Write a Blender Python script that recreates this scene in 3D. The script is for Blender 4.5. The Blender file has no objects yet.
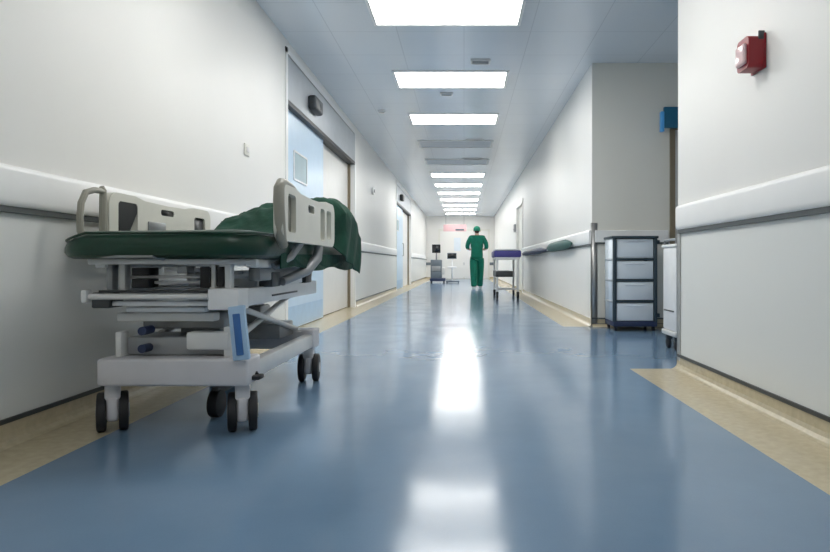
import bpy, bmesh, math, random
from mathutils import Vector, Matrix
random.seed(4)
S = bpy.context.scene
C = S.collection
PI = math.pi

# ------------------------------------------------------------ camera, world, exposure
cam_d = bpy.data.cameras.new('camera')
cam = bpy.data.objects.new('camera', cam_d); C.objects.link(cam)
cam.location = (0, 0, 0.67); cam.rotation_euler = (PI/2, 0, 0)
cam_d.sensor_width = 36; cam_d.lens = 600/830*36
cam_d.shift_x = -49/830; cam_d.shift_y = -12/830
cam_d.clip_start = 0.05
S.camera = cam
w = bpy.data.worlds.new('world'); S.world = w; w.use_nodes = True
w.node_tree.nodes['Background'].inputs[0].default_value = (0.8, 0.9, 1, 1)
w.node_tree.nodes['Background'].inputs[1].default_value = 0.3
S.view_settings.view_transform = 'Standard'; S.view_settings.look = 'None'
S.view_settings.gamma = 1; S.view_settings.use_curve_mapping = False
S.view_settings.exposure = 0.24
PANEL_EMIT = 11.5
S.cycles.max_bounces = 10; S.cycles.diffuse_bounces = 6; S.cycles.glossy_bounces = 4
S.cycles.sample_clamp_indirect = 6

# ------------------------------------------------------------ materials
MATS = {}
def mat(name, col, rough=0.5, metal=0.0, spec=0.5, noise=0.04, nscale=8.0, bump=0.0, bscale=40.0, coat=0.0, emit=0, trans=0.0):
    m = bpy.data.materials.new(name); m.use_nodes = True
    nt = m.node_tree; b = nt.nodes['Principled BSDF']
    b.inputs['Roughness'].default_value = rough; b.inputs['Metallic'].default_value = metal
    b.inputs['Specular IOR Level'].default_value = spec
    b.inputs['Coat Weight'].default_value = coat; b.inputs['Coat Roughness'].default_value = 0.08
    b.inputs['Transmission Weight'].default_value = trans
    tc = nt.nodes.new('ShaderNodeTexCoord')
    n = nt.nodes.new('ShaderNodeTexNoise'); n.inputs['Scale'].default_value = nscale; n.inputs['Detail'].default_value = 4
    nt.links.new(tc.outputs['Object'], n.inputs['Vector'])
    r = nt.nodes.new('ShaderNodeValToRGB')
    a, c = 1-noise, 1+noise
    r.color_ramp.elements[0].position = 0.3; r.color_ramp.elements[1].position = 0.7
    r.color_ramp.elements[0].color = (col[0]*a, col[1]*a, col[2]*a, 1)
    r.color_ramp.elements[1].color = (min(1, col[0]*c), min(1, col[1]*c), min(1, col[2]*c), 1)
    nt.links.new(n.outputs['Fac'], r.inputs['Fac']); nt.links.new(r.outputs['Color'], b.inputs['Base Color'])
    if bump:
        n2 = nt.nodes.new('ShaderNodeTexNoise'); n2.inputs['Scale'].default_value = bscale; n2.inputs['Detail'].default_value = 3
        nt.links.new(tc.outputs['Object'], n2.inputs['Vector'])
        bp = nt.nodes.new('ShaderNodeBump'); bp.inputs['Strength'].default_value = bump; bp.inputs['Distance'].default_value = 0.01
        nt.links.new(n2.outputs['Fac'], bp.inputs['Height']); nt.links.new(bp.outputs['Normal'], b.inputs['Normal'])
    if emit:
        b.inputs['Emission Color'].default_value = (*col, 1); b.inputs['Emission Strength'].default_value = emit
    MATS[name] = m
    return m

wall_m = mat('wall_paint', (0.84, 0.83, 0.80), 0.42, noise=0.015, nscale=1.2, bump=0.03, bscale=3)
dado_m = mat('wall_protection_sheet', (0.79, 0.80, 0.775), 0.3, noise=0.015, nscale=1.0, bump=0.03, bscale=2)
recess_m = mat('recess_wall_paint', (0.78, 0.77, 0.71), 0.5, noise=0.015, nscale=1.0)
rail_m = mat('white_rail_vinyl', (0.88, 0.88, 0.87), 0.35, noise=0.01)
dark_line_m = mat('dark_joint', (0.05, 0.055, 0.055), 0.5)
grey_line_m = mat('grey_joint_and_shadow', (0.09, 0.10, 0.10), 0.5)  # real seams, and the shadow strips painted under the rails
beige_m = mat('beige_vinyl', (0.52, 0.45, 0.31), 0.25, noise=0.08, nscale=30)
steel_m = mat('brushed_steel', (0.45, 0.45, 0.44), 0.35, metal=0.7, noise=0.05, nscale=20)
header_m = mat('door_header_aluminium', (0.46, 0.49, 0.52), 0.4, metal=0.4)
blue_leaf_m = mat('pale_blue_door_leaf', (0.58, 0.73, 0.88), 0.3, noise=0.02)
white_leaf_m = mat('white_door_leaf', (0.80, 0.79, 0.76), 0.35, noise=0.02)
glass_m = mat('door_glass', (0.38, 0.50, 0.54), 0.35, spec=0.4)
brown_m = mat('brown_frame', (0.22, 0.18, 0.12), 0.5)
black_m = mat('black_plastic', (0.012, 0.012, 0.014), 0.4)
rubber_m = mat('black_rubber', (0.01, 0.01, 0.012), 0.6)
dgrey_m = mat('dark_grey_metal', (0.06, 0.065, 0.07), 0.4, metal=0.3)
grey_m = mat('grey_metal', (0.32, 0.33, 0.34), 0.35, metal=0.4)
lgrey_m = mat('light_grey_metal', (0.72, 0.72, 0.71), 0.3, metal=0.15)
cover_m = mat('grey_plastic_cover', (0.62, 0.61, 0.63), 0.4)
white_m = mat('white_enamel', (0.82, 0.83, 0.84), 0.28)
cream_m = mat('cream_plastic', (0.70, 0.69, 0.62), 0.38, noise=0.03)
taupe_m = mat('taupe_plastic', (0.33, 0.32, 0.27), 0.4, noise=0.03)
green_m = mat('dark_green_vinyl', (0.002, 0.036, 0.019), 0.35, noise=0.15, nscale=14, bump=0.15, bscale=25)
cloth_m = mat('green_cotton_cloth', (0.002, 0.050, 0.028), 0.8, noise=0.2, nscale=10, bump=0.5, bscale=22)
scrub_m = mat('green_scrub_cotton', (0.0, 0.16, 0.10), 0.85, noise=0.15, nscale=9, bump=0.4, bscale=20)
cap_m = mat('green_cap_cotton', (0.02, 0.26, 0.16), 0.85, noise=0.1, nscale=20)
skin_m = mat('skin', (0.55, 0.33, 0.24), 0.5)
hair_m = mat('dark_hair', (0.02, 0.015, 0.01), 0.6)
eye_m = mat('eye_dark', (0.02, 0.02, 0.02), 0.2)
lip_m = mat('lips', (0.42, 0.17, 0.14), 0.5)
shoe_m = mat('pale_shoes', (0.62, 0.72, 0.70), 0.5)
blue_m = mat('blue_plastic', (0.05, 0.16, 0.42), 0.4)
pblue_m = mat('pale_blue_metal', (0.42, 0.60, 0.80), 0.3)
purple_m = mat('indigo_vinyl', (0.075, 0.07, 0.30), 0.5, noise=0.1)
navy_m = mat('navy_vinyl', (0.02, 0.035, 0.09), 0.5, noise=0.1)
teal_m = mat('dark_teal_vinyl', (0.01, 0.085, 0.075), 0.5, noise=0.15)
cart_m = mat('slate_blue_frame', (0.045, 0.07, 0.09), 0.4, metal=0.2)
cart_panel_m = mat('pale_blue_panel', (0.74, 0.81, 0.87), 0.35, noise=0.02)
red_m = mat('red_plastic', (0.27, 0.003, 0.012), 0.35, noise=0.05)
lens_m = mat('pale_strobe_lens', (0.85, 0.62, 0.62), 0.15, spec=0.8)
sign_m = mat('teal_blue_sign', (0.01, 0.12, 0.22), 0.35)
sign_end_m = mat('bright_blue_sign_edge', (0.10, 0.42, 0.85), 0.35)
screen_m = mat('dark_screen', (0.01, 0.012, 0.015), 0.12)
slate_m = mat('slate_equipment', (0.14, 0.17, 0.20), 0.45, noise=0.1)
pink_m = mat('pink_notice', (0.80, 0.52, 0.54), 0.5, noise=0.08, nscale=3)
panel_m = mat('lamp_diffuser', (1, 0.985, 0.945), 0.5, noise=0, emit=PANEL_EMIT)
unlit_m = mat('unlit_diffuser', (0.60, 0.63, 0.68), 0.4)
vent_m = mat('vent_grey', (0.48, 0.52, 0.56), 0.5)

# blue floor vinyl, slightly worn gloss
def floor_mat():
    m = bpy.data.materials.new('blue_floor_vinyl'); m.use_nodes = True
    nt = m.node_tree; b = nt.nodes['Principled BSDF']; L = nt.links.new
    tc = nt.nodes.new('ShaderNodeTexCoord')
    n = nt.nodes.new('ShaderNodeTexNoise'); n.inputs['Scale'].default_value = 1.3; n.inputs['Detail'].default_value = 6; n.inputs['Roughness'].default_value = 0.6
    L(tc.outputs['Object'], n.inputs['Vector'])
    r = nt.nodes.new('ShaderNodeValToRGB')
    r.color_ramp.elements[0].position = 0.35; r.color_ramp.elements[0].color = (0.135, 0.22, 0.33, 1)
    r.color_ramp.elements[1].position = 0.68; r.color_ramp.elements[1].color = (0.16, 0.255, 0.37, 1)
    L(n.outputs['Fac'], r.inputs['Fac'])
    sp = nt.nodes.new('ShaderNodeTexNoise'); sp.inputs['Scale'].default_value = 160; sp.inputs['Detail'].default_value = 1
    L(tc.outputs['Object'], sp.inputs['Vector'])
    mx = nt.nodes.new('ShaderNodeMixRGB'); mx.blend_type = 'OVERLAY'; mx.inputs[0].default_value = 0.03
    L(r.outputs['Color'], mx.inputs[1]); L(sp.outputs['Fac'], mx.inputs[2]); L(mx.outputs[0], b.inputs['Base Color'])
    rr = nt.nodes.new('ShaderNodeMapRange'); rr.inputs[1].default_value = 0.3; rr.inputs[2].default_value = 0.7
    rr.inputs[3].default_value = 0.13; rr.inputs[4].default_value = 0.19
    n3 = nt.nodes.new('ShaderNodeTexNoise'); n3.inputs['Scale'].default_value = 3.0; n3.inputs['Detail'].default_value = 5
    L(tc.outputs['Object'], n3.inputs['Vector']); L(n3.outputs['Fac'], rr.inputs[0]); L(rr.outputs[0], b.inputs['Roughness'])
    n2 = nt.nodes.new('ShaderNodeTexNoise'); n2.inputs['Scale'].default_value = 2.2; n2.inputs['Detail'].default_value = 3
    L(tc.outputs['Object'], n2.inputs['Vector'])
    bp = nt.nodes.new('ShaderNodeBump'); bp.inputs['Strength'].default_value = 0.05; bp.inputs['Distance'].default_value = 0.02
    L(n2.outputs['Fac'], bp.inputs['Height']); L(bp.outputs['Normal'], b.inputs['Normal'])
    b.inputs['Specular IOR Level'].default_value = 0.55
    return m
floor_m = floor_mat()

# ceiling: pale glossy metal panels with fine joints
def ceil_mat():
    m = bpy.data.materials.new('ceiling_panels'); m.use_nodes = True
    nt = m.node_tree; b = nt.nodes['Principled BSDF']; L = nt.links.new
    tc = nt.nodes.new('ShaderNodeTexCoord')
    br = nt.nodes.new('ShaderNodeTexBrick'); br.offset = 0.0
    br.inputs['Color1'].default_value = (0.80, 0.845, 0.90, 1); br.inputs['Color2'].default_value = (0.82, 0.865, 0.92, 1)
    br.inputs['Mortar'].default_value = (0.66, 0.70, 0.76, 1)
    br.inputs['Scale'].default_value = 1.0; br.inputs['Mortar Size'].default_value = 0.004
    br.inputs['Brick Width'].default_value = 0.617; br.inputs['Row Height'].default_value = 0.617
    L(tc.outputs['Object'], br.inputs['Vector']); L(br.outputs['Color'], b.inputs['Base Color'])
    b.inputs['Roughness'].default_value = 0.22; b.inputs['Specular IOR Level'].default_value = 0.75
    b.inputs['Metallic'].default_value = 0.05
    n2 = nt.nodes.new('ShaderNodeTexNoise'); n2.inputs['Scale'].default_value = 1.5
    L(tc.outputs['Object'], n2.inputs['Vector'])
    bp = nt.nodes.new('ShaderNodeBump'); bp.inputs['Strength'].default_value = 0.08; bp.inputs['Distance'].default_value = 0.02
    L(n2.outputs['Fac'], bp.inputs['Height']); L(bp.outputs['Normal'], b.inputs['Normal'])
    return m
ceil_m = ceil_mat()

# ------------------------------------------------------------ mesh helpers
class MB:
    def __init__(s): s.bm = bmesh.new()
    def box(s, x0, x1, y0, y1, z0, z1, bev=0.0, seg=2, M=None):
        t = bmesh.new()
        r = bmesh.ops.create_cube(t, size=1)
        for v in t.verts:
            v.co = Vector(((x0+x1)/2+v.co.x*(x1-x0), (y0+y1)/2+v.co.y*(y1-y0), (z0+z1)/2+v.co.z*(z1-z0)))
        if bev:
            bev = min(bev, 0.49*min(abs(x1-x0), abs(y1-y0), abs(z1-z0)))
            bmesh.ops.bevel(t, geom=t.edges[:], offset=bev, segments=seg, profile=0.5, affect='EDGES')
        if M: bmesh.ops.transform(t, matrix=M, verts=t.verts)
        s._merge(t); return s
    def _merge(s, t):
        me = bpy.data.meshes.new('t'); t.to_mesh(me); t.free(); s.bm.from_mesh(me); bpy.data.meshes.remove(me)
    def tube(s, pts, r, n=12, closed=False):
        pts = [Vector(p) for p in pts]; N = len(pts)
        rings = []
        rr = r if isinstance(r, (list, tuple)) else [r]*N
        up = None
        for i, p in enumerate(pts):
            a = pts[(i-1) % N] if (closed or i > 0) else p
            b = pts[(i+1) % N] if (closed or i < N-1) else p
            d = (b-a).normalized()
            if up is None:
                up = Vector((0, 0, 1)) if abs(d.z) < 0.9 else Vector((1, 0, 0))
            u = (up - d*up.dot(d)).normalized(); up = u; v = d.cross(u)
            rings.append([s.bm.verts.new(p + (u*math.cos(2*PI*k/n)+v*math.sin(2*PI*k/n))*rr[i]) for k in range(n)])
        m = N if closed else N-1
        for i in range(m):
            A, B = rings[i], rings[(i+1) % N]
            for k in range(n): s.bm.faces.new((A[k], A[(k+1) % n], B[(k+1) % n], B[k]))
        if not closed:
            s.bm.faces.new(rings[0][::-1]); s.bm.faces.new(rings[-1])
        return s
    def cyl(s, c, axis, r, h, n=24, bev=0.0):
        t = bmesh.new(); bmesh.ops.create_cone(t, cap_ends=True, segments=n, radius1=r, radius2=r, depth=h)
        if bev:
            es = [e for e in t.edges if abs(e.verts[0].co.z-e.verts[1].co.z) < 1e-6]
            bmesh.ops.bevel(t, geom=es, offset=bev, segments=2, profile=0.5, affect='EDGES')
        q = Vector((0, 0, 1)).rotation_difference(Vector(axis).normalized())
        bmesh.ops.transform(t, matrix=Matrix.Translation(c) @ q.to_matrix().to_4x4(), verts=t.verts)
        s._merge(t); return s
    def ball(s, c, rx, ry=None, rz=None, n=20):
        ry = ry or rx; rz = rz or rx
        t = bmesh.new(); bmesh.ops.create_uvsphere(t, u_segments=n, v_segments=n//2+2, radius=1)
        bmesh.ops.transform(t, matrix=Matrix.Translation(c) @ Matrix.Diagonal((rx, ry, rz, 1)), verts=t.verts)
        s._merge(t); return s
    def plate(s, outline, holes, axis_map, t0, t1):
        # outline/holes in (u,v); triangulated cap with holes, extruded from t0 to t1
        t = bmesh.new(); es = []
        for loop in [outline]+holes:
            vs = [t.verts.new((p[0], p[1], 0)) for p in loop]
            for i in range(len(vs)): es.append(t.edges.new((vs[i], vs[(i+1) % len(vs)])))
        bmesh.ops.triangle_fill(t, use_beauty=True, use_dissolve=False, edges=es)
        r = bmesh.ops.extrude_face_region(t, geom=t.faces[:])
        for g in r['geom']:
            if isinstance(g, bmesh.types.BMVert): g.co.z = 1
        for v in t.verts: v.co = Vector(axis_map(v.co.x, v.co.y, t0 + (t1-t0)*v.co.z))
        bmesh.ops.recalc_face_normals(t, faces=t.faces)
        s._merge(t); return s
    def xform(s, M): bmesh.ops.transform(s.bm, matrix=M, verts=s.bm.verts); return s
    def build(s, name, m, parent=None, off=None, smooth=True):
        o_ = off if off is not None else (parent.get('_o') if parent is not None else None)
        if o_ is not None: bmesh.ops.translate(s.bm, vec=-Vector(o_), verts=s.bm.verts)
        bmesh.ops.recalc_face_normals(s.bm, faces=s.bm.faces)
        me = bpy.data.meshes.new(name); s.bm.to_mesh(me); s.bm.free()
        mats = m if isinstance(m, list) else [m]
        for q in mats: me.materials.append(q)
        ob = bpy.data.objects.new(name, me); C.objects.link(ob)
        if smooth:
            for p in me.polygons: p.use_smooth = True
            sharp = me.attributes.new('sharp_edge', 'BOOLEAN', 'EDGE')
            bm = bmesh.new(); bm.from_mesh(me)
            bm.edges.ensure_lookup_table()
            vals = [(len(e.link_faces) != 2 or e.calc_face_angle(0) > 0.6) for e in bm.edges]
            bm.free(); sharp.data.foreach_set('value', vals)
        if parent is not None:
            ob.parent = parent
            ORIG[ob.name] = ORIG.get(parent.name)
        if o_ is not None and parent is None: ob.location = o_
        return ob
ORIG = {}
_b = MB.build
def _build(s, name, m, parent=None, off=None, smooth=True):
    if parent is not None and off is None: off = ORIG.get(parent.name)
    ob = _b(s, name, m, parent, off, smooth)
    if parent is not None: ORIG[ob.name] = off
    else: ORIG[ob.name] = off
    return ob
MB.build = _build

def thing(name, label, cat, loc, group=None):
    o = bpy.data.objects.new(name, None); C.objects.link(o); o.location = loc
    o.empty_display_size = 0.1
    ORIG[o.name] = tuple(loc)
    o['label'] = label; o['category'] = cat
    if group: o['group'] = group
    return o
def tag(o, label, cat, group=None, kind=None):
    o['label'] = label; o['category'] = cat
    if group: o['group'] = group
    if kind: o['kind'] = kind
    return o
def struct(name, mb, m, parent=None, smooth=False):
    o = mb.build(name, m, parent, smooth=smooth)
    if parent is None: o['kind'] = 'structure'
    return o
def rrect(u0, u1, v0, v1, r, n=6):
    out = []
    for (cx, cy, a) in ((u1-r, v1-r, 0), (u0+r, v1-r, 90), (u0+r, v0+r, 180), (u1-r, v0+r, 270)):
        for k in range(n+1):
            t = math.radians(a+90*k/n); out.append((cx+r*math.cos(t), cy+r*math.sin(t)))
    return out

# ------------------------------------------------------------ the setting
XL, XR, H = -1.70, 1.37, 2.82
Y0, Y1, Y2, Y3 = -4.0, 3.84, 6.42, 27.0     # back end, near right corner, far right corner, end wall
BL, BR = -1.40, 1.06
XS = 4.2                                     # side corridor end
# floor: one sheet, beige margin strips inlaid along the walls
fb = bmesh.new()
def quad(x0, x1, y0, y1, mi):
    f = fb.faces.new([fb.verts.new(p) for p in ((x0, y0, 0), (x1, y0, 0), (x1, y1, 0), (x0, y1, 0))]); f.material_index = mi
quad(BL, BR, Y0, Y3, 0); quad(XL-0.4, BL, Y0, Y3, 1)
quad(BR, XR+0.2, Y0, Y1, 1); quad(BR, XS, Y1, Y2, 0); quad(BR, XR+0.2, Y2, Y3, 1)
bmesh.ops.remove_doubles(fb, verts=fb.verts, dist=1e-4)
t = MB(); t.bm.free(); t.bm = fb
struct('floor', t, [floor_m, beige_m])
struct('ceiling', MB().box(XL-0.3, XS+0.1, Y0-0.1, Y3+0.1, H, H+0.1), ceil_m)

DOORS = [(5.70, 9.36), (15.0, 19.2)]
segs = [(Y0, DOORS[0][0]), (DOORS[0][1], DOORS[1][0]), (DOORS[1][1], Y3)]
mb = MB()
for a, b in segs: mb.box(XL-0.2, XL, a, b, 0.87, H)
for a, b in DOORS: mb.box(XL-0.2, XL, a, b, 2.69, H)
wl = struct('wall_left', mb, wall_m)
mb = MB()
for a, b in segs: mb.box(XL-0.2, XL, a, b, 0, 0.87)
struct('dado_sheet', mb, dado_m, wl)

RD = (13.9, 15.6)
mb = MB().box(XR, XR+0.2, Y0, Y1, 0.87, H).box(XR+0.2, XS, Y1-0.2, Y1, 0, H)
wr = struct('wall_right', mb, wall_m)
struct('dado_sheet', MB().box(XR, XR+0.2, Y0, Y1, 0, 0.87), dado_m, wr)
mb = MB().box(XR, XR+0.12, Y2+0.001, RD[0], 0, H).box(XR, XR+0.12, RD[1], Y3, 0, H).box(XR, XR+0.12, RD[0], RD[1], 2.15, H)
struct('wall_right_far', mb, wall_m)
struct('wall_recess', MB().box(XR+0.001, XS, Y2, Y2+0.12, 0, H), recess_m)
struct('wall_side_end', MB().box(XS, XS+0.1, Y1-0.2, Y2+0.12, 0, H), wall_m)
we = struct('wall_end', MB().box(XL-0.2, XR+0.2, Y3, Y3+0.1, 0, H), wall_m)
struct('wall_back', MB().box(XL-0.2, XR+0.2, Y0-0.1, Y0, 0, H), wall_m)

# coved beige skirting and the dark joint above it
def cove_profile(s):    # outline in (x off wall, z)
    pts = [(0, 0), (0.045, 0), (0.028, 0.006), (0.014, 0.018), (0.007, 0.035), (0.005, 0.08), (0, 0.08)]
    return [(p[0]*s, p[1]) for p in pts]
def cove(mbx, xw, s, a, b):
    mbx.plate(cove_profile(s), [], lambda u, v, q: (xw+u, q, v+0.0005), a, b)
def joint(mbx, xw, s, a, b):
    mbx.box(*sorted((xw, xw+s*0.010)), a, b, 0.080, 0.097)
mb, mj = MB(), MB()
for a, b in segs: cove(mb, XL, 1, a, b); joint(mj, XL, 1, a, b)
bl = struct('baseboard_left', mb, beige_m); struct('joint_strip', mj, dark_line_m, bl)
mb, mj = MB(), MB()
cove(mb, XR, -1, Y0, Y1); joint(mj, XR, -1, Y0, Y1)
brr = struct('baseboard_right', mb, beige_m); struct('joint_strip', mj, dark_line_m, brr)
mb = MB()
cove(mb, XR, -1, Y2, RD[0]); cove(mb, XR, -1, RD[1], Y3)
struct('baseboard_right_far', mb, beige_m)
mb = MB().plate(cove_profile(1), [], lambda u, v, q: (q, Y2-u, v+0.0005), XR, 2.20).plate(cove_profile(1), [], lambda u, v, q: (q, Y2-u, v+0.0005), 3.12, XS)
bx = struct('baseboard_recess', mb, beige_m)
struct('joint_strip', MB().box(XR, 2.20, Y2-0.010, Y2, 0.080, 0.095).box(XR, 2.2, Y2-0.012, Y2, 0.030, 0.036), grey_line_m, bx)
mb = MB().plate(cove_profile(1), [], lambda u, v, q: (q, Y3-u, v+0.0005), XL, XR)
struct('baseboard_end', mb, beige_m)

# handrails / bumper rails
def rail(name, xw, s, runs, cap=True):
    mb, mj = MB(), MB()
    for a, b in runs:
        out = [(0, 0.885), (0.018, 0.885), (0.024, 0.892), (0.027, 0.91), (0.027, 1.015), (0.023, 1.03), (0.014, 1.038), (0, 1.04)]
        mb.plate([(u*s, v) for u, v in out], [], lambda u, v, q: (xw+u, q, v), a, b)
        mj.box(*sorted((xw, xw+s*0.016)), a, b, 0.862, 0.885)  # dark strip painting the shadow line under the rail
    o = struct(name, mb, rail_m, smooth=True); struct('painted_shadow_strip', mj, grey_line_m, o)
    return o
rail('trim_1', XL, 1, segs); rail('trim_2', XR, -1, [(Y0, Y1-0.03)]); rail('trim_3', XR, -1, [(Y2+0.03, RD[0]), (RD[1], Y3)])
mb = MB(); mb.box(XR+0.03, 2.18, Y2-0.03, Y2, 0.90, 1.03, 0.008)
o = struct('trim_4', mb, rail_m); struct('painted_shadow_strip', MB().box(XR+0.03, 2.18, Y2-0.02, Y2, 0.885, 0.90), grey_line_m, o)  # same painted shadow strip under the recess rail
mb = MB(); mb.box(XL, XR, Y3-0.04, Y3, 0.62, 0.74, 0.01); struct('trim_5', mb, slate_m)

# corner guards
mb = MB().box(XR-0.006, XR+0.0, Y1-0.05, Y1+0.006, 0.0, 0.88).box(XR-0.006, XR+0.05, Y1, Y1+0.006, 0.0, 0.88)
tag(struct('corner_guard', mb, steel_m), 'steel corner guard on the near right wall corner, below the rail', 'corner guard')
del bpy.data.objects['corner_guard']['kind']
mb = MB().box(XR-0.007, XR, Y2-0.008, Y2+0.055, 0.0, 1.11).box(XR-0.007, XR+0.055, Y2-0.008, Y2, 0.0, 1.11)
o = mb.build('corner_guard', steel_m); tag(o, 'tall grey metal corner guard beside the drawer cart', 'corner guard')

# left sliding doors ---------------------------------------------------------
def sliding_door(n, a, b, split):
    fr = MB().box(XL-0.2, XL+0.012, a, a+0.06, 0, 2.74).box(XL-0.2, XL+0.012, b-0.06, b, 0, 2.74).box(XL-0.02, XL+0.012, a, b, 2.69, 2.74)
    root = struct('door_%d' % n, fr, rail_m)
    hd = struct('header_cover', MB().box(XL-0.18, XL+0.010, a+0.06, b-0.06, 2.25, 2.67, 0.01), header_m, root)
    struct('header_joint', MB().box(XL-0.16, XL+0.004, a+0.06, b-0.06, 2.665, 2.692), grey_m, root)
    struct('track_gap', MB().box(XL-0.17, XL+0.012, a+0.06, b-0.06, 2.21, 2.25), black_m, root)
    lf = struct('door_leaf', MB().box(XL-0.09, XL-0.045, a+0.05, split, 0.01, 2.21, 0.004), blue_leaf_m, root)
    wn = MB().box(XL-0.047, XL-0.040, a+0.45, a+0.93, 1.55, 1.82, 0.003)
    struct('window_pane', wn, glass_m, lf)
    wf = MB().plate(rrect(a+0.43, a+0.95, 1.53, 1.84, 0.02), [rrect(a+0.45, a+0.93, 1.55, 1.82, 0.01)], lambda u, v, q: (q, u, v), XL-0.046, XL-0.034)
    struct('window_bead', wf, white_m, lf)
    struct('kick_plate', MB().box(XL-0.046, XL-0.041, a+0.1, split-0.05, 0.03, 0.24), pblue_m, lf)
    h = MB().tube([(XL-0.045, split-0.14, 0.9), (XL-0.01, split-0.14, 0.9), (XL-0.01, split-0.14, 1.25), (XL-0.045, split-0.14, 1.25)], 0.011, 8)
    struct('door_handle', h, steel_m, lf, smooth=True)
    lf2 = struct('door_leaf', MB().box(XL-0.14, XL-0.10, split-0.05, b-0.06, 0.01, 2.21, 0.004), white_leaf_m, root)
    struct('edge_seal', MB().box(XL-0.10, XL-0.06, b-0.085, b-0.06, 0.0, 2.21), brown_m, root)
    # motion sensor stands on the header
    y = a+0.80
    sn = struct('motion_sensor', MB().box(XL+0.005, XL+0.10, y, y+0.34, 2.35, 2.51, 0.03, 3), dgrey_m, root, smooth=True)
    struct('sensor_lens', MB().cyl((XL+0.092, y+0.20, 2.42), (1, 0, 0), 0.032, 0.02), black_m, sn, smooth=True)
    return root
sliding_door(1, *DOORS[0], 7.44)
sliding_door(2, *DOORS[1], 17.1)

# door in the side recess, its brown frame just shows past the corner
mb = MB().box(2.20, 2.25, Y2-0.03, Y2+0.01, 0, 2.10).box(3.10, 3.15, Y2-0.03, Y2+0.01, 0, 2.10).box(2.20, 3.15, Y2-0.03, Y2+0.01, 2.10, 2.15)
d3 = struct('door_3', mb, brown_m)
lf = struct('door_leaf', MB().box(2.25, 3.10, Y2-0.015, Y2+0.005, 0.01, 2.10), white_leaf_m, d3)
struct('door_handle', MB().tube([(2.34, Y2-0.015, 1.02), (2.34, Y2-0.06, 1.02), (2.46, Y2-0.06, 1.02)], 0.01, 8), steel_m, d3, smooth=True)
# door on the far right wall
mb = MB().box(XR-0.015, XR+0.13, RD[0], RD[0]+0.10, 0, 2.15).box(XR-0.015, XR+0.13, RD[1]-0.10, RD[1], 0, 2.15).box(XR-0.015, XR+0.13, RD[0], RD[1], 2.10, 2.2)
d4 = struct('door_4', mb, white_leaf_m)
lf = struct('door_leaf', MB().box(XR+0.05, XR+0.09, RD[0]+0.1, RD[1]-0.1, 0.01, 2.1), recess_m, d4)
struct('door_handle', MB().tube([(XR+0.05, RD[0]+0.2, 1.02), (XR+0.0, RD[0]+0.2, 1.02), (XR+0.0, RD[0]+0.33, 1.02)], 0.01, 8), steel_m, d4, smooth=True)
# double door in the end wall
mb = MB().box(-1.15, -1.08, Y3-0.05, Y3, 0, 2.15).box(1.08, 1.15, Y3-0.05, Y3, 0, 2.15).box(-1.15, 1.15, Y3-0.05, Y3, 2.15, 2.24)
d5 = struct('door_5', mb, recess_m)
for s in (-1, 1):
    lf = struct('door_leaf', MB().box(*sorted((s*0.01, s*1.08)), Y3-0.045, Y3-0.042+0.035, 0.01, 2.15), wall_m, d5)
    struct('window_pane', MB().box(*sorted((s*0.15, s*0.45)), Y3-0.05, Y3-0.044, 1.25, 1.85), cart_panel_m, lf)

# ------------------------------------------------------------ ceiling lights
LY = [5.07, 6.98, 8.88, 14.45, 16.3, 18.15, 20.0, 21.85, 23.7, 25.55]
REAR = [3.2, -0.6]  # first follows the panel spacing; the one behind the viewer is added light
lamps = []
PLACE = {5.07: 'nearest lit ceiling panel, cut off by the top edge of the photo',
         6.98: 'second lit ceiling panel from the viewer', 8.88: 'third lit ceiling panel from the viewer, last before the vents',
         14.45: 'first lit ceiling panel beyond the pair of dark vents', 16.3: 'second lit ceiling panel beyond the pair of dark vents',
         18.15: 'third lit ceiling panel beyond the pair of dark vents', 20.0: 'fourth lit ceiling panel beyond the pair of dark vents',
         21.85: 'fifth lit ceiling panel beyond the pair of dark vents', 23.7: 'last but one lit ceiling panel before the end wall',
         25.55: 'farthest lit ceiling panel, nearest the end wall'}
def lamp(y, label, diff, group):
    o = thing('ceiling_light', label, 'ceiling light', (-0.15, y, H-0.012), group)
    fr = MB().plate(rrect(-0.805, 0.505, y-0.32, y+0.32, 0.006, 2), [rrect(-0.775, 0.475, y-0.29, y+0.29, 0.004, 2)], lambda u, v, q: (u, v, q), H-0.014, H)
    fr.build('frame', rail_m, o, smooth=False)
    MB().box(-0.775, 0.475, y-0.29, y+0.29, H-0.008, H-0.002).build('diffuser', diff, o, smooth=False)
    return o
for y in LY: lamp(y, 'white rectangular ' + PLACE[y], panel_m, 'lit ceiling panels')
for y, q in zip(REAR, ('above the near end of the stretcher, out of view', 'overhead behind the viewer, unseen and added for light')): lamp(y, 'white rectangular lit ceiling panel ' + q, panel_m, 'lit ceiling panels')
lamp(10.74, 'unlit grey ceiling panel around the nearer of the two dark vents', unlit_m, 'unlit ceiling panels')
lamp(12.6, 'unlit grey ceiling panel around the farther of the two dark vents', unlit_m, 'unlit ceiling panels')

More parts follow.
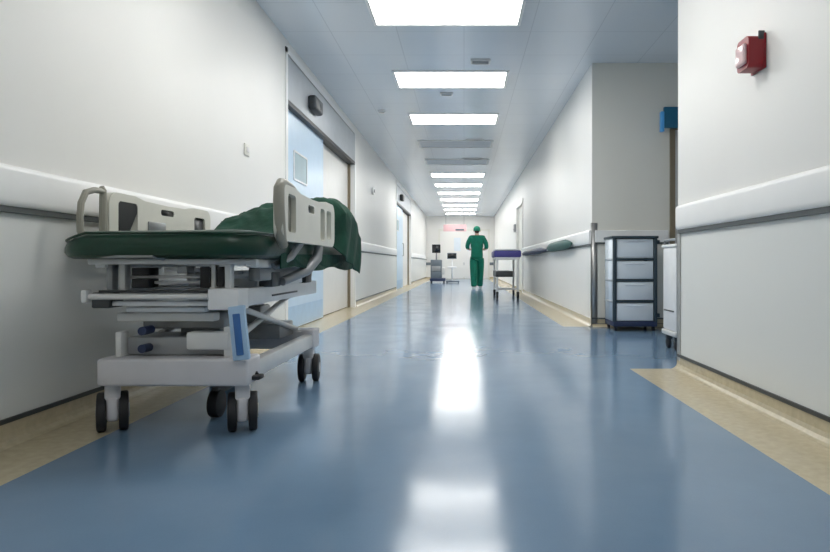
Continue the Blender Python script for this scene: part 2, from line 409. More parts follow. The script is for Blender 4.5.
def vent(x0, x1, y0, y1, label, group='ceiling vents'):
    o = thing('ceiling_vent', label, 'vent', ((x0+x1)/2, (y0+y1)/2, H-0.01), group)
    MB().plate(rrect(x0, x1, y0, y1, 0.01, 2), [rrect(x0+0.02, x1-0.02, y0+0.02, y1-0.02, 0.006, 2)], lambda u, v, q: (u, v, q), H-0.018, H-0.0005).build('frame', lgrey_m, o, smooth=False)
    MB().box(x0+0.02, x1-0.02, y0+0.02, y1-0.02, H-0.004, H-0.001).build('backing', vent_m, o, smooth=False)
    n = int((y1-y0-0.04)/0.045); m = MB()
    for k in range(n):
        yy = y0+0.035+k*0.045
        m.box(x0+0.02, x1-0.02, yy, yy+0.02, H-0.014, H-0.010)
    m.build('louvres', grey_m, o, smooth=False)
    return o
vent(0.07, 0.28, 6.28, 6.42, 'small grey ceiling vent between the first and second lit panels')
vent(-0.30, -0.14, 7.50, 7.62, 'tiny grey ceiling vent just beyond the second lit panel')
vent(0.03, 0.33, 10.30, 10.42, 'dark ceiling vent slot, nearer of the pair beyond the third lit panel')
vent(-0.03, 0.38, 12.15, 12.30, 'dark ceiling vent slot, farther of the pair beyond the third lit panel')
o = thing('smoke_detector', 'small round white smoke detector on the ceiling near the left wall', 'smoke detector', (-1.15, 8.4, H))
MB().cyl((-1.15, 8.4, H-0.012), (0, 0, 1), 0.055, 0.024, bev=0.004).build('base', white_m, o)
MB().cyl((-1.15, 8.4, H-0.032), (0, 0, 1), 0.035, 0.018, bev=0.006).build('sensor_cap', rail_m, o)

# ------------------------------------------------------------ hospital stretcher bed
BX, BY = -1.16, 3.10
bed = thing('hospital_stretcher', 'wheeled grey hospital stretcher with dark green mattress parked along the left wall', 'stretcher', (BX, BY, 0))
# base
def base_end(y0, y1, label=None):
    mb = MB().box(-1.43, -0.842, y0, y1, 0.193, 0.30, 0.012, 3)
    return mb.build('base_end_cover', cover_m, bed)
base_end(2.33, 2.49); base_end(3.36, 3.50)
MB().box(-0.905, -0.85, 2.47, 3.38, 0.20, 0.275, 0.01).build('base_side_beam', lgrey_m, bed)
MB().box(-1.42, -1.365, 2.47, 3.38, 0.20, 0.275, 0.01).build('base_side_beam', lgrey_m, bed)
# castors
def castor(x, y, ang, r=0.078):
    R = Matrix.Translation((x, y, 0)) @ Matrix.Rotation(ang, 4, 'Z')
    tr = 0.02
    body = MB().box(-0.022, 0.022, -0.055+tr, 0.050+tr, 0.045, 0.145, 0.014, 3).box(-0.028, 0.028, -0.03, 0.045, 0.13, 0.193, 0.008)
    body.cyl((0, 0, 0.185), (0, 0, 1), 0.024, 0.03)
    body.xform(R); c = body.build('castor_fork', cover_m, bed)
    for s in (-1, 1):
        wmb = MB().cyl((s*0.039, tr, r), (1, 0, 0), r+0.002*0, 0.034, 28, bev=0.008).xform(R)
        wh = wmb.build('castor_wheel', rubber_m, c)
        MB().cyl((s*0.0565, tr, r), (1, 0, 0), 0.028, 0.005, 16).xform(R).build('wheel_hub', grey_m, wh)
castor(-1.405, 2.40, 0.50); castor(-0.885, 2.40, 0.33); castor(-0.885, 3.42, 0.12); castor(-1.375, 3.42, 0.6)
# fifth steering wheel under the middle
f5 = MB().box(-1.095, -1.065, 2.60, 2.86, 0.10, 0.135, 0.006).cyl((-1.08, 2.72, 0.18), (0, 0, 1), 0.016, 0.1)
f5 = f5.build('steering_wheel_arm', dgrey_m, bed)
MB().cyl((-1.08, 2.62, 0.062), (1, 0, 0), 0.060, 0.045, 28, bev=0.008).build('castor_wheel', rubber_m, f5)
# lower mechanism box
MB().box(-1.36, -0.94, 2.42, 2.62, 0.302, 0.375, 0.008).build('mechanism_box', grey_m, bed)
MB().box(-1.10, -0.93, 2.37, 2.43, 0.33, 0.40, 0.01).build('junction_cover', lgrey_m, bed)
MB().box(-1.385, -1.36, 2.38, 2.44, 0.30, 0.40, 0.006).build('bracket', lgrey_m, bed)
MB().box(-0.955, -0.925, 2.38, 2.44, 0.30, 0.42, 0.006).build('bracket', lgrey_m, bed)
MB().box(-1.34, -1.0, 2.50, 2.62, 0.40, 0.47, 0.01).build('cable_tray', grey_m, bed)
MB().box(-1.30, -0.95, 3.10, 3.34, 0.28, 0.36, 0.01).build('motor_housing', grey_m, bed)
for z in (0.335, 0.405): MB().cyl((-1.27, 2.40, z), (0, 1, 0), 0.017, 0.07).build('pivot_knob', navy_m, bed)
# telescopic columns
for y in (2.72, 3.24):
    MB().box(-1.25, -1.07, y-0.08, y+0.08, 0.27, 0.45, 0.012).build('lift_column', grey_m, bed)
    MB().box(-1.225, -1.095, y-0.06, y+0.06, 0.43, 0.60, 0.01).build('inner_column', lgrey_m, bed)
# scissor arms
for x in (-1.33, -0.97):
    MB().tube([(x, 2.45, 0.33), (x, 3.35, 0.50)], 0.014, 8).tube([(x+0.03, 3.35, 0.31), (x+0.03, 2.45, 0.50)], 0.014, 8).build('scissor_arm', lgrey_m, bed)
MB().box(-1.39, -1.0, 2.40, 2.46, 0.44, 0.475, 0.006).build('cross_bar', lgrey_m, bed)
MB().box(-1.33, -1.02, 2.36, 2.41, 0.480, 0.50, 0.004).build('cross_bar', white_m, bed)
# intermediate frame
MB().tube([(-1.44, 2.30, 0.545), (-0.98, 2.30, 0.545)], 0.012, 12).build('end_tube', lgrey_m, bed)
MB().box(-1.40, -0.97, 2.32, 2.36, 0.508, 0.526, 0.004).build('cross_bar', white_m, bed)
MB().box(-1.42, -0.97, 2.33, 2.37, 0.558, 0.568, 0.002).build('dark_bar', dgrey_m, bed)  # thin dark grey rail across the near end
MB().box(-1.46, -1.435, 2.28, 2.32, 0.52, 0.572, 0.008).build('bumper_cap', lgrey_m, bed)
MB().box(-1.43, -1.36, 2.30, 2.40, 0.50, 0.56, 0.006).build('hinge_block', dgrey_m, bed)
MB().box(-0.985, -0.865, 2.30, 2.42, 0.492, 0.575, 0.008).build('corner_block', white_m, bed)
MB().box(-0.905, -0.865, 2.40, 3.52, 0.500, 0.572, 0.006).build('side_beam', white_m, bed)
MB().box(-0.868, -0.860, 2.70, 3.10, 0.525, 0.533, 0.001).build('slot', dgrey_m, bed)
MB().box(-1.44, -1.40, 2.40, 3.52, 0.500, 0.572, 0.006).build('side_beam', white_m, bed)
MB().box(-1.42, -0.88, 3.46, 3.52, 0.505, 0.565, 0.006).build('cross_bar', lgrey_m, bed)
# blue pedal strut on the near right corner
st = MB().box(-0.032, 0.032, -0.012, 0.012, -0.105, 0.105, 0.006).xform(Matrix.Translation((-0.865, 2.31, 0.405)) @ Matrix.Rotation(-0.10, 4, 'Y'))
st = st.build('height_lever', pblue_m, bed)
MB().box(-0.014, 0.014, -0.018, -0.010, -0.085, 0.075, 0.003).xform(Matrix.Translation((-0.865, 2.31, 0.405)) @ Matrix.Rotation(-0.10, 4, 'Y')).build('lever_insert', blue_m, st)
# upper deck and under-deck machinery
MB().box(-1.45, -0.80, 2.31, 2.35, 0.668, 0.690, 0.004).build('deck_cross_bar', lgrey_m, bed)
dk = MB().box(-1.44, -1.40, 2.34, 4.08, 0.655, 0.690, 0.005).box(-0.85, -0.81, 2.34, 4.08, 0.655, 0.690, 0.005).box(-1.44, -0.81, 4.04, 4.08, 0.655, 0.69, 0.005)
dk.build('deck_frame', lgrey_m, bed)
MB().box(-1.40, -0.85, 2.36, 4.04, 0.676, 0.690).build('deck_board', dgrey_m, bed)
MB().tube([(-1.40, 2.24, 0.700), (-1.28, 2.22, 0.700), (-1.15, 2.22, 0.700), (-1.13, 2.26, 0.69)], 0.009, 8).build('push_handle', grey_m, bed)
for (x, dm) in ((-1.395, grey_m), (-1.345, lgrey_m), (-0.99, lgrey_m), (-0.93, white_m)):
    MB().box(x-0.012, x+0.012, 2.36, 2.40, 0.555, 0.67, 0.003).build('deck_post', dm, bed)
for (x0, x1, z0, z1) in ((-1.31, -1.24, 0.625, 0.655), (-1.31, -1.24, 0.575, 0.612), (-1.04, -0.99, 0.575, 0.66), (-0.975, -0.945, 0.58, 0.66)):
    MB().box(x0, x1, 2.36, 2.44, z0, z1, 0.004).build('actuator_block', black_m, bed)
for (x0, x1, z0, z1, m_) in ((-1.34, -1.02, 0.612, 0.624, lgrey_m), (-1.24, -1.04, 0.590, 0.602, white_m), (-1.20, -1.06, 0.640, 0.655, white_m),
                             (-1.24, -0.92, 0.570, 0.580, grey_m), (-1.05, -0.90, 0.628, 0.642, grey_m)):
    MB().box(x0, x1, 2.40, 2.45, z0, z1, 0.003).build('cross_bar', m_, bed)
MB().box(-1.12, -1.08, 2.34, 2.42, 0.632, 0.662, 0.004).build('release_latch', grey_m, bed)
MB().box(-0.885, -0.835, 2.46, 3.30, 0.600, 0.655, 0.006).build('upper_side_beam', grey_m, bed)
for y in (2.60, 3.15):
    MB().box(-0.89, -0.83, y, y+0.12, 0.57, 0.635, 0.006).build('pivot_block', black_m if y > 3 else dgrey_m, bed)
MB().box(-0.84, -0.825, 2.78, 3.06, 0.575, 0.605, 0.004).build('latch_cover', white_m, bed)
MB().cyl((-1.16, 3.0, 0.615), (0, 1, 0), 0.022, 0.9, 16).build('actuator_rod', lgrey_m, bed)
# brake pedal
MB().tube([(-0.86, 2.46, 0.235), (-0.835, 2.42, 0.225)], 0.008, 8).box(-0.855, -0.81, 2.38, 2.44, 0.208, 0.226, 0.007).build('brake_pedal', black_m, bed)
# mattress: rounded plan, pillowed edge
def mattress():
    x0, x1, y0, y1, z0, z1 = -1.530, -0.755, 2.20, 4.16, 0.692, 0.80
    bm = bmesh.new()
    prof = [(0.030, 0.0), (0.010, 0.012), (0.0, 0.035), (0.0, 0.06), (0.008, 0.085), (0.028, 0.102), (0.07, 0.108), (0.16, 0.1085)]
    rings = []
    for ins, dz in prof:
        out = rrect(x0+ins, x1-ins, y0+ins, y1-ins, max(0.02, 0.14-ins), 10)
        vs = []
        for (u, v) in out:
            tz = z0+dz
            # foot end lifts and thins a little towards the near left tip
            k = max(0, (x0+0.16-u)/0.16)*max(0, (y0+0.5-v)/0.5)
            tz -= k*0.045*(dz/0.108) + k*0.005
            vs.append(bm.verts.new((u, v, tz)))
        rings.append(vs)
    n = len(rings[0])
    for A, B in zip(rings, rings[1:]):
        for k in range(n): bm.faces.new((A[k], A[(k+1) % n], B[(k+1) % n], B[k]))
    bm.faces.new(rings[0][::-1]); bm.faces.new(rings[-1])
    m = MB(); m.bm.free(); m.bm = bm
    return m
mt = mattress().build('mattress', green_m, bed)
MB().tube([(u, v, 0.786 - 0.045*max(0, (-1.385-u)/0.16)*max(0, (2.70-v)/0.5)) for u, v in rrect(-1.524, -0.761, 2.206, 4.154, 0.135, 10)], 0.005, 6, closed=True).build('piping', green_m, mt)

sk = [(2.50, 0.74)] + [(2.50+1.55*k/60, 0.650-0.012*k/60+0.010*math.sin(k*0.21)) for k in range(61)] + [(4.05, 0.74)]
MB().plate(sk, [], lambda u, v, q: (q+0.004*math.sin(u*22), u, v), -0.764, -0.757).build('hanging_sheet', cloth_m, mt)
# side rails
def side_rail(xa, xb, y0, y1, z0, z1, holes):
    out = []
    for (u, v) in rrect(y0, y1, z0, z1, 0.055, 6):          # corners, then a shallow dip worked into the long top edge
        out.append((u, v))
    i = max(k for k, p in enumerate(out) if p[1] >= z1-1e-6 and p[0] > (y0+y1)/2)
    L = y1-y0
    out[i+1:i+1] = [(y1-0.22*L, z1), (y1-0.30*L, z1-0.014), (y1-0.5*L, z1-0.018), (y1-0.72*L, z1-0.014), (y1-0.80*L, z1)]
    hs = [rrect(*h, min(0.02, 0.45*min(h[1]-h[0], h[3]-h[2])), 5) for h in holes]
    r = MB().plate(out, hs, lambda u, v, q: (q, u, v), xa, xb).build('side_rail', cream_m, bed)
    return r
rr = side_rail(-0.745, -0.708, 2.345, 3.28, 0.762, 0.988, [(2.415, 2.53, 0.80, 0.955), (2.73, 2.84, 0.905, 0.940), (2.96, 3.05, 0.785, 0.945), (3.09, 3.20, 0.80, 0.945)])
MB().tube([(-0.724, 2.41, 0.745), (-0.724, 2.375, 0.77), (-0.724, 2.36, 0.83), (-0.726, 2.352, 0.92), (-0.726, 2.355, 0.97), (-0.724, 2.375, 0.992), (-0.724, 2.42, 0.998), (-0.724, 2.50, 0.994), (-0.724, 2.56, 0.984)], [0.018, 0.021, 0.022, 0.022, 0.021, 0.019, 0.016, 0.014, 0.012], 14).build('handle_grip', taupe_m, rr)
MB().box(-0.742, -0.730, 2.41, 2.53, 0.795, 0.955).build('dark_inset', taupe_m, rr)  # plates darken the rail openings, painting in mechanism and shadow
MB().box(-0.742, -0.728, 2.73, 2.84, 0.900, 0.944).build('dark_inset', black_m, rr)
MB().tube([(-0.725, 3.0, 0.76), (-0.73, 2.98, 0.70), (-0.76, 2.90, 0.64), (-0.83, 2.74, 0.59)], [0.02, 0.026, 0.026, 0.02], 12).build('rail_arm', grey_m, rr)
MB().tube([(-0.725, 2.66, 0.76), (-0.75, 2.60, 0.70), (-0.80, 2.52, 0.66)], [0.015, 0.015, 0.015], 10).build('rail_arm', grey_m, rr)
rl = side_rail(-1.585, -1.555, 2.63, 3.68, 0.755, 0.99, [(2.70, 2.86, 0.80, 0.955), (3.08, 3.22, 0.92, 0.95), (3.46, 3.60, 0.80, 0.94)])
MB().tube([(-1.57, 2.62, 0.74), (-1.57, 2.61, 0.85), (-1.57, 2.61, 0.99), (-1.57, 2.60, 1.005)], [0.018, 0.016, 0.014, 0.010], 10).build('handle_grip', taupe_m, rl)
MB().tube([(-1.57, 2.455, 0.80), (-1.57, 2.452, 0.86), (-1.57, 2.46, 0.92), (-1.57, 2.49, 0.968), (-1.57, 2.55, 0.985), (-1.57, 2.61, 0.985)], 0.013, 10).build('handle_loop', taupe_m, rl)
MB().tube([(-1.57, 2.455, 0.80), (-1.57, 2.55, 0.775), (-1.57, 2.66, 0.78)], 0.013, 10).build('handle_loop', taupe_m, rl)
MB().plate([(2.69, 0.965), (2.86, 0.96), (2.86, 0.91), (2.78, 0.80), (2.72, 0.80)], [], lambda u, v, q: (q, u, v), -1.575, -1.558).build('dark_inset', black_m, rl)  # dark plates put mechanism and shadow into the left rail openings
MB().box(-1.575, -1.560, 3.08, 3.22, 0.915, 0.955).build('dark_inset', black_m, rl)
MB().box(-1.575, -1.565, 3.46, 3.60, 0.80, 0.94).build('dark_inset', dgrey_m, rl)
MB().box(-1.556, -1.548, 2.95, 3.12, 0.83, 0.88, 0.004).build('control_panel', grey_m, rl)
for y in (2.85, 3.45): MB().tube([(-1.57, y, 0.77), (-1.56, y, 0.70), (-1.44, y, 0.66)], 0.015, 10).build('rail_arm', grey_m, rl)

# crumpled green cloth heaped on the mattress, falling over its far right side
def blanket():
    from mathutils import noise
    bm = bmesh.new(); NU, NV = 110, 96
    rows = []
    ss = lambda t: (lambda q: q*q*(3-2*q))(max(0.0, min(1.0, t)))
    for j in range(NV+1):
        v = j/NV; y = 2.86 + v*1.05
        fall = ss((v-0.42)/0.12)                        # only the far part hangs over the side
        hump = ss(v/0.22)*(1-0.45*ss((v-0.75)/0.25))
        row = []; top = 0.815
        x0, x1 = -1.26-0.14*ss(v*2.5), -0.765
        for i in range(NU+1):
            u = i/NU
            if u <= 0.62:
                a = u/0.62; x = x0+(x1-x0)*a
                h = 0.145*hump*(0.55*ss(a*5)+0.45*ss(a*2))*(1-(1-fall)*0.9*ss((a-0.7)/0.3))
                h += fall*0.075*ss(a*1.6)*ss((1-v)*4+0.25)
                n1 = noise.noise(Vector((x*6, y*4, 1.3))); n2 = abs(noise.noise(Vector((x*7+y*9, y*5-x*6, 4.1))))
                h += hump*ss(a*6)*(0.030*n1 - 0.060*n2 + 0.012)
                z = 0.810+max(0.002, h); top = z
            else:
                a = (u-0.62)/0.38
                hem = 0.76-0.16*max(0, min(1, (y-3.2)/0.75))
                zend = hem*fall + (0.812)*(1-fall)
                x = x1 + fall*0.095*min(1, a*3.2)**0.6 - fall*0.02*a
                x += 0.009*math.sin(30*v+4*a)*a*fall
                x -= (1-fall)*0.02*a
                z = top+(zend-top)*(a**1.3 if fall > .5 else a)
            row.append(Vector((x, y + 0.03*math.sin(9*u), z)))
        rows.append(row)
    vs = [[bm.verts.new(p) for p in row] for row in rows]
    for j in range(NV):
        for i in range(NU): bm.faces.new((vs[j][i], vs[j][i+1], vs[j+1][i+1], vs[j+1][i]))
    m = MB(); m.bm.free(); m.bm = bm
    return m
grid_top = [0.815]*200
bk = blanket().build('crumpled_cloth', cloth_m)
sol = bk.modifiers.new('thick', 'SOLIDIFY'); sol.thickness = 0.008; sol.offset = 0
for p in bk.data.polygons: p.use_smooth = True
bk.data.attributes.remove(bk.data.attributes['sharp_edge'])
tag(bk, 'crumpled dark green cotton cloth heaped on the stretcher mattress and hanging over its far side', 'cloth')

# ------------------------------------------------------------ shelf cart by the recess wall
cart = thing('drawer_cart', 'slate blue framed cart with four pale drawers standing in the side recess', 'cart', (1.71, 6.14, 0))
cx0, cx1, cy0, cy1 = 1.485, 1.925, 5.97, 6.32
MB().box(cx0, cx1, cy0, cy1, 0.045, 0.10, 0.008).build('base', navy_m, cart)
MB().box(cx0-0.015, cx1+0.01, cy0-0.01, cy1, 0.925, 0.95, 0.006).build('top', cart_m, cart)
for z in (0.285, 0.495, 0.705):
    s_ = MB().box(cx0+0.02, cx1-0.02, cy0+0.005, cy1-0.01, z, z+0.022, 0.003).build('shelf', cart_m, cart)
for x in (cx0, cx1-0.035):
    for y in (cy0, cy1-0.03):
        MB().box(x, x+0.035, y, y+0.03, 0.09, 0.93, 0.004).build('post', cart_m, cart)
MB().box(cx0+0.03, cx1-0.03, cy1-0.015, cy1-0.008, 0.10, 0.925).build('back_panel', cart_panel_m, cart)
MB().box(cx0-0.004, cx0+0.003, cy0+0.03, cy1-0.03, 0.10, 0.925).build('side_panel', cart_panel_m, cart)
MB().box(cx1-0.003, cx1+0.004, cy0+0.03, cy1-0.03, 0.10, 0.925).build('side_panel', cart_panel_m, cart)
for z0, z1 in ((0.105, 0.280), (0.312, 0.490), (0.522, 0.700), (0.732, 0.920)):
    d_ = MB().box(cx0+0.038, cx1-0.038, cy0+0.012, cy1-0.03, z0, z1, 0.004).build('drawer', cart_panel_m, cart)
    MB().box(cx0+0.12, cx1-0.12, cy0+0.004, cy0+0.013, z1-0.035, z1-0.027, 0.002).build('drawer_handle', cart_panel_m, d_)
for z in (0.285, 0.495, 0.705): MB().box(cx0-0.008, cx0-0.003, cy0+0.02, cy1-0.02, z, z+0.02).build('side_strip', vent_m, cart)
for z in (0.87, 0.135): MB().box(cx1, cx1+0.035, cy0+0.03, cy0+0.08, z, z+0.04, 0.006).build('side_bracket', cart_m, cart)
for x in (cx0+0.03, cx1-0.03):
    for y in (cy0+0.04, cy1-0.04):
        MB().cyl((x, y, 0.024), (1, 0, 0), 0.024, 0.02, 16).build('castor_wheel', rubber_m, cart)

# white trolley just past the near right corner
tr = thing('linen_trolley', 'white trolley on black castors peeking out behind the near right corner', 'trolley', (1.85, 4.7, 0))
tx0, tx1, ty0, ty1 = 1.60, 2.13, 4.56, 4.86
MB().box(tx0+0.01, tx1, ty0, ty1, 0.15, 0.80, 0.015).build('body', white_m, tr)
MB().box(tx0, tx1+0.01, ty0-0.01, ty1+0.01, 0.11, 0.15, 0.01).build('base_frame', lgrey_m, tr)
MB().box(tx0, tx1+0.01, ty0-0.01, ty1+0.01, 0.80, 0.825, 0.01).build('top', rail_m, tr)
MB().tube([(tx0+0.02, ty0+0.02, 0.82), (tx0+0.02, ty0+0.02, 0.86), (tx0+0.02, ty1-0.02, 0.86), (tx0+0.02, ty1-0.02, 0.82)], 0.010, 8).tube([(tx0+0.02, ty0+0.02, 0.86), (tx1-0.02, ty0+0.02, 0.86), (tx1-0.02, ty0+0.02, 0.82)], 0.01, 8).build('top_rail', grey_m, tr)
MB().box(tx0+0.004, tx0+0.012, ty0+0.04, ty1-0.04, 0.30, 0.31).build('side_seam', grey_line_m, tr)
for x in (tx0+0.04, tx1-0.04):
    for y in (ty0+0.06, ty1-0.06):
        f = MB().box(x-0.022, x+0.022, y-0.022, y+0.022, 0.07, 0.115, 0.005).build('castor_fork', dgrey_m, tr)
        MB().cyl((x, y+0.01, 0.042), (1, 0, 0), 0.042, 0.024, 20, bev=0.005).build('castor_wheel', rubber_m, f)

# ------------------------------------------------------------ wall devices
al = thing('fire_alarm', 'red fire alarm sounder with pale strobe lens high on the near right wall', 'alarm', (XR, 2.78, 1.64))
MB().box(XR-0.012, XR, 2.715, 2.845, 1.56, 1.72, 0.004).build('back_plate', red_m, al)
MB().plate(rrect(2.72, 2.835, 1.565, 1.71, 0.02, 5), [], lambda u, v, q: (q, u, v), XR-0.080, XR-0.008).build('housing', red_m, al)
MB().box(XR-0.098, XR-0.075, 2.735, 2.82, 1.585, 1.68, 0.018, 4).build('strobe_lens', lens_m, al)
MB().box(XR-0.035, XR-0.006, 2.718, 2.726, 1.69, 1.73, 0.003).build('cable_entry', dgrey_m, al)

bl_ = thing('wall_switch', 'small white square call button on the left wall above the stretcher', 'switch', (XL, 4.68, 1.56))
MB().box(XL, XL+0.012, 4.63, 4.73, 1.515, 1.605, 0.004).build('plate', recess_m, bl_)
MB().box(XL+0.012, XL+0.018, 4.655, 4.705, 1.54, 1.58, 0.002).build('button', lgrey_m, bl_)
o = thing('wall_intercom', 'small pale round wall sensor on the left wall past the blue door', 'sensor', (XL, 11.1, 2.0))
MB().cyl((XL+0.02, 11.1, 2.02), (1, 0, 0), 0.07, 0.04, bev=0.01).build('housing', rail_m, o)
MB().cyl((XL+0.045, 11.1, 2.02), (1, 0, 0), 0.03, 0.012).build('lens', grey_m, o)
o = thing('wall_box', 'small grey control box high on the far right wall above the indigo trolley', 'control box', (XR, 15.9, 1.6))
MB().box(XR-0.05, XR, 15.75, 16.05, 1.52, 1.72, 0.01).build('housing', grey_m, o)
MB().box(XR-0.056, XR-0.048, 15.85, 15.95, 1.56, 1.60).build('button', dgrey_m, o)

sg = thing('direction_sign', 'blue projecting sign above the brown door frame in the recess', 'sign', (2.2, Y2, 2.2))
MB().box(2.10, 2.50, Y2-0.13, Y2-0.09, 2.10, 2.32, 0.006).build('panel', sign_m, sg)
MB().box(2.065, 2.10, Y2-0.14, Y2-0.08, 2.06, 2.27, 0.006).build('edge_cap', sign_end_m, sg)
MB().box(2.25, 2.28, Y2-0.09, Y2, 2.18, 2.22).box(2.42, 2.45, Y2-0.09, Y2, 2.18, 2.22).build('bracket', steel_m, sg)

# padded strips lying along the far right wall rail
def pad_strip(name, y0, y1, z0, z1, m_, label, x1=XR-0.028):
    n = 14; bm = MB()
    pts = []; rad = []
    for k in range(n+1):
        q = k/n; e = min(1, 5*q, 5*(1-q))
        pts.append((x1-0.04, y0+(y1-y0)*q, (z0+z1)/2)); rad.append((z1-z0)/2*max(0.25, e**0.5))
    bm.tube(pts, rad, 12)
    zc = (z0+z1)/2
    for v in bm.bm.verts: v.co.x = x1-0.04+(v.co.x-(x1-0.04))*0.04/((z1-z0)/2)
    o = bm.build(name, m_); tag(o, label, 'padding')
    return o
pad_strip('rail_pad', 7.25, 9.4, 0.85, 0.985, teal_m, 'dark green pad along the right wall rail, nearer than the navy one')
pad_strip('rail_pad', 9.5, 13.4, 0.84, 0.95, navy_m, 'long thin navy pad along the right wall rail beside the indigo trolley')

# ------------------------------------------------------------ indigo topped trolley, mid distance right
t2 = thing('equipment_trolley', 'white framed trolley with indigo padded top parked at the far right wall', 'trolley', (0.84, 12.1, 0))
X0, X1, YA, YB = 0.58, 1.10, 11.5, 12.7
MB().box(X0, X1, YA, YB, 0.80, 0.93, 0.03, 3).build('padded_top', purple_m, t2)
MB().box(X0+0.02, X1-0.02, YA, YB, 0.932, 0.96, 0.012).build('folded_sheet', rail_m, t2)
MB().box(X0+0.02, X1-0.02, YA+0.02, YB-0.02, 0.76, 0.80, 0.006).build('top_frame', white_m, t2)
for x in (X0+0.04, X1-0.08):
    for y in (YA+0.06, YB-0.1):
        MB().box(x, x+0.04, y, y+0.04, 0.12, 0.76, 0.006).build('leg', white_m, t2)
        f = MB().box(x-0.006, x+0.046, y-0.01, y+0.05, 0.09, 0.13, 0.005).build('castor_fork', dgrey_m, t2)
        MB().cyl((x+0.02, y+0.02, 0.07), (1, 0, 0), 0.07, 0.04, 20, bev=0.006).build('castor_wheel', rubber_m, f)
MB().box(X0+0.03, X1-0.16, YA+0.03, YB-0.1, 0.42, 0.535, 0.01).build('lower_shelf', dgrey_m, t2)
MB().box(X0+0.04, X1-0.04, YA+0.30, YA+0.34, 0.16, 0.20, 0.004).build('cross_bar', white_m, t2)

# ------------------------------------------------------------ equipment at the far left
eq = thing('patient_monitor_cart', 'grey medical workstation with black monitor on top at the far left', 'medical cart', (-0.93, 21.2, 0))
MB().box(-1.20, -0.66, 20.95, 21.55, 0.07, 0.17, 0.02).build('base', navy_m, eq)
for x in (-1.15, -0.71):
    for y in (21.0, 21.5): MB().cyl((x, y, 0.04), (1, 0, 0), 0.04, 0.04, 16).build('castor_wheel', rubber_m, eq)
MB().box(-1.17, -0.78, 21.0, 21.5, 0.17, 0.82, 0.02).build('cabinet', slate_m, eq)
for z in (0.22, 0.42, 0.62): MB().box(-1.13, -0.82, 20.985, 21.0, z, z+0.17, 0.005).build('drawer', grey_m if z == 0.42 else slate_m, eq)
MB().box(-0.78, -0.68, 21.05, 21.35, 0.3, 0.55, 0.02).build('side_unit', lgrey_m, eq)
MB().tube([(-0.98, 21.3, 0.8), (-0.98, 21.3, 1.1)], 0.025, 10).build('post', grey_m, eq)
mo = MB().box(-1.13, -0.83, 21.15, 21.22, 1.06, 1.36, 0.015).build('monitor', black_m, eq)
MB().box(-1.11, -0.85, 21.144, 21.15, 1.08, 1.34).build('screen', screen_m, mo)
eq = thing('small_monitor_stand', 'low wheeled stand with small dark monitor beside the far left workstation', 'monitor stand', (-0.42, 21.2, 0))
MB().box(-0.64, -0.16, 21.0, 21.4, 0.03, 0.09, 0.015).build('base', slate_m, eq)
for x in (-0.60, -0.20):
    for y in (21.05, 21.35): MB().cyl((x, y, 0.02), (1, 0, 0), 0.02, 0.03, 12).build('castor_wheel', rubber_m, eq)
MB().tube([(-0.42, 21.2, 0.08), (-0.42, 21.2, 0.86)], 0.025, 10).build('pole', white_m, eq)
MB().box(-0.58, -0.26, 21.05, 21.35, 0.52, 0.58, 0.02).build('tray', white_m, eq)
mo = MB().box(-0.59, -0.26, 21.13, 21.2, 0.85, 1.06, 0.01).build('monitor', slate_m, eq)
MB().box(-0.57, -0.28, 21.124, 21.13, 0.87, 1.04).build('screen', screen_m, mo)
# hanging pinkish sign near the end
ps = thing('hanging_sign', 'pale pink sign hanging from the ceiling in front of the end wall', 'sign', (-0.25, 24.8, 2.2))
MB().box(-0.85, 0.10, 24.78, 24.82, 2.02, 2.30, 0.008).build('panel', pink_m, ps)
MB().box(-0.35, 0.0, 24.770, 24.779, 2.05, 2.12).build('dark_band', slate_m, ps)
for x in (-0.75, 0.0): MB().cyl((x, 24.8, 2.56), (0, 0, 1), 0.008, 0.52, 8).build('hanger_rod', steel_m, ps)

# ------------------------------------------------------------ person in green scrubs, walking away
PX, PY = 0.345, 16.0
per = thing('person', 'person in green scrubs and cap walking away down the corridor, seen from behind', 'person', (PX, PY, 0))
def skinned(name, m_, verts, edges, parent, sub=2):
    me = bpy.data.meshes.new(name); off = Vector((0, 0, 0))
    me.from_pydata([v[:3] for v in verts], [], [])
    me.edges.add(len(edges))
    for e, (a, b) in zip(me.edges, edges): e.vertices = (a, b)
    me.materials.append(m_)
    o = bpy.data.objects.new(name, me); C.objects.link(o); o.parent = parent; ORIG[o.name] = ORIG[parent.name]
    o.modifiers.new('skin', 'SKIN').use_smooth_shade = True
    if not me.skin_vertices: me.attributes.new('skin', 'FLOAT', 'POINT') if False else None
    if not me.skin_vertices:
        bpy.context.view_layer.objects.active = o
        bpy.ops.mesh.customdata_skin_add()
    sv = me.skin_vertices[0].data
    for i, v in enumerate(verts):
        r = v[3]; sv[i].radius = r if isinstance(r, tuple) else (r, r); sv[i].use_root = (i == 0)
    s = o.modifiers.new('sub', 'SUBSURF'); s.levels = sub; s.render_levels = sub
    me.update()
    return o
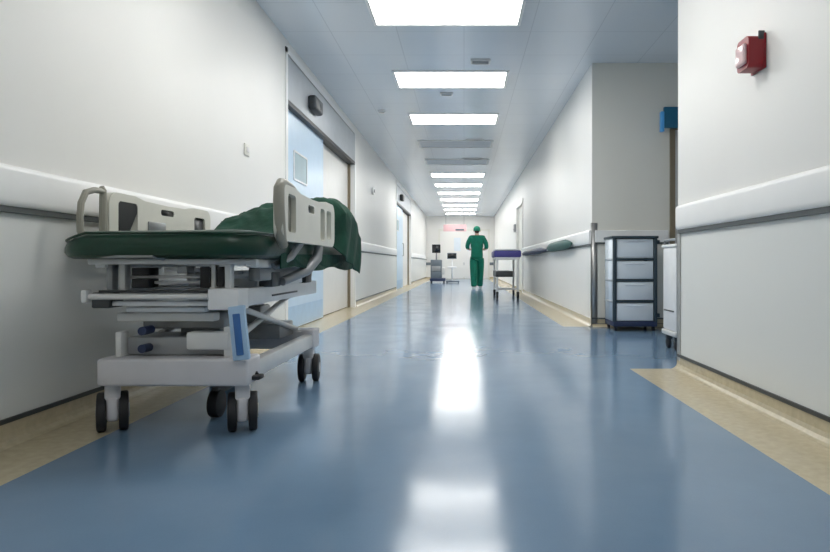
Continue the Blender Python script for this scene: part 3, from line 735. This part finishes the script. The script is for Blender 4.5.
# body (skin): x right, y forward (away from viewer)
V = [(0, 0, 0.92, (0.13, 0.09)), (0, 0, 1.10, (0.12, 0.085)), (0, 0, 1.30, (0.15, 0.095)), (0, 0, 1.40, (0.09, 0.07)), (0, 0.01, 1.46, 0.052), (0, 0.02, 1.52, (0.062, 0.07)), (0, 0.025, 1.585, (0.075, 0.092)), (0, 0.015, 1.645, (0.055, 0.068))]
E = [(i, i+1) for i in range(7)]
def add(pts, root):
    prev = root
    for p in pts: V.append(p); E.append((prev, len(V)-1)); prev = len(V)-1
    return prev
for s in (-1, 1):
    wr_ = add([(s*0.17, 0, 1.375, 0.055), (s*0.235, -0.02, 1.23, 0.045), (s*0.255, -0.01, 1.09, 0.038), (s*0.19, 0.15, 1.06, 0.033), (s*0.11, 0.22, 1.08, 0.024)], 2)
    pal = add([(s*0.075, 0.245, 1.085, (0.034, 0.018))], wr_)
    for k, L in enumerate((0.065, 0.075, 0.07, 0.055)):
        z = 1.11-0.018*k
        add([(s*0.045, 0.262, z, 0.009), (s*(0.045-L*0.5), 0.268, z-0.004, 0.008), (s*(0.045-L*0.8), 0.255, z-0.010, 0.007)], pal)
    add([(s*0.085, 0.255, 1.125, 0.010), (s*0.06, 0.262, 1.145, 0.009)], wr_)
    fy = 0.10*s
    add([(s*0.085, 0, 0.86, 0.085), (s*0.085, fy*0.6, 0.47, 0.055), (s*0.08, fy-(0.05 if s < 0 else 0), 0.10, 0.038), (s*0.085, fy-(0.05 if s < 0 else 0)+0.04, 0.05, 0.035), (s*0.09, fy-(0.05 if s < 0 else 0)+0.13, 0.035, 0.028)], 0)
body = skinned('body', skin_m, V, E, per)
fy = {1: 0.10, -1: -0.15}
V = [(0, 0, 1.28, (0.185, 0.125)), (0, 0, 1.10, (0.165, 0.125)), (0, 0, 0.92, (0.175, 0.13)), (0, 0, 0.76, (0.185, 0.14)), (0, 0, 1.37, (0.15, 0.10)), (0, 0.0, 1.425, (0.075, 0.065))]
E = [(0, 1), (1, 2), (2, 3), (0, 4), (4, 5)]
for s in (-1, 1): add([(s*0.16, 0, 1.375, 0.075), (s*0.24, -0.02, 1.22, 0.068), (s*0.262, -0.01, 1.11, 0.062)], 4); add([(s*0.225, 0.08, 1.075, 0.052)], len(V)-1)
skinned('scrub_top', scrub_m, V, E, body)
V = [(0, 0, 0.93, (0.165, 0.12))]; E = []
for s in (-1, 1): add([(s*0.088, 0, 0.78, 0.122), (s*0.088, fy[s]*0.55, 0.48, 0.105), (s*0.082, fy[s], 0.14, 0.088), (s*0.082, fy[s], 0.06, 0.09)], 0)
skinned('scrub_trousers', scrub_m, V, E, body)
def P(x, y, z): return (PX+x, PY+y, z)
MB().ball(P(0, 0.008, 1.60), 0.092, 0.108, 0.085).cyl(P(0, -0.002, 1.575), (0, 0.1, 1), 0.094, 0.03, 24, bev=0.006).build('cap', cap_m, body)
MB().ball(P(0, -0.045, 1.53), 0.065, 0.045, 0.04).build('hair', hair_m, body)
for s in (-1, 1):
    MB().ball(P(s*0.082, 0.012, 1.555), 0.012, 0.018, 0.03, 12).build('ear', skin_m, body)
    MB().ball(P(s*0.030, 0.105, 1.565), 0.012, 0.008, 0.007, 12).build('eye', eye_m, body)
    MB().ball(P(s*0.088, fy[s]+0.055, 0.042), 0.048, 0.135, 0.042).box(PX+s*0.088-0.045, PX+s*0.088+0.045, PY+fy[s]-0.07, PY+fy[s]+0.18, 0, 0.022, 0.009).build('shoe', shoe_m, body)
MB().ball(P(0, 0.118, 1.538), 0.013, 0.016, 0.024, 12).build('nose', skin_m, body)
MB().ball(P(0, 0.104, 1.503), 0.026, 0.010, 0.008, 12).build('mouth', lip_m, body)
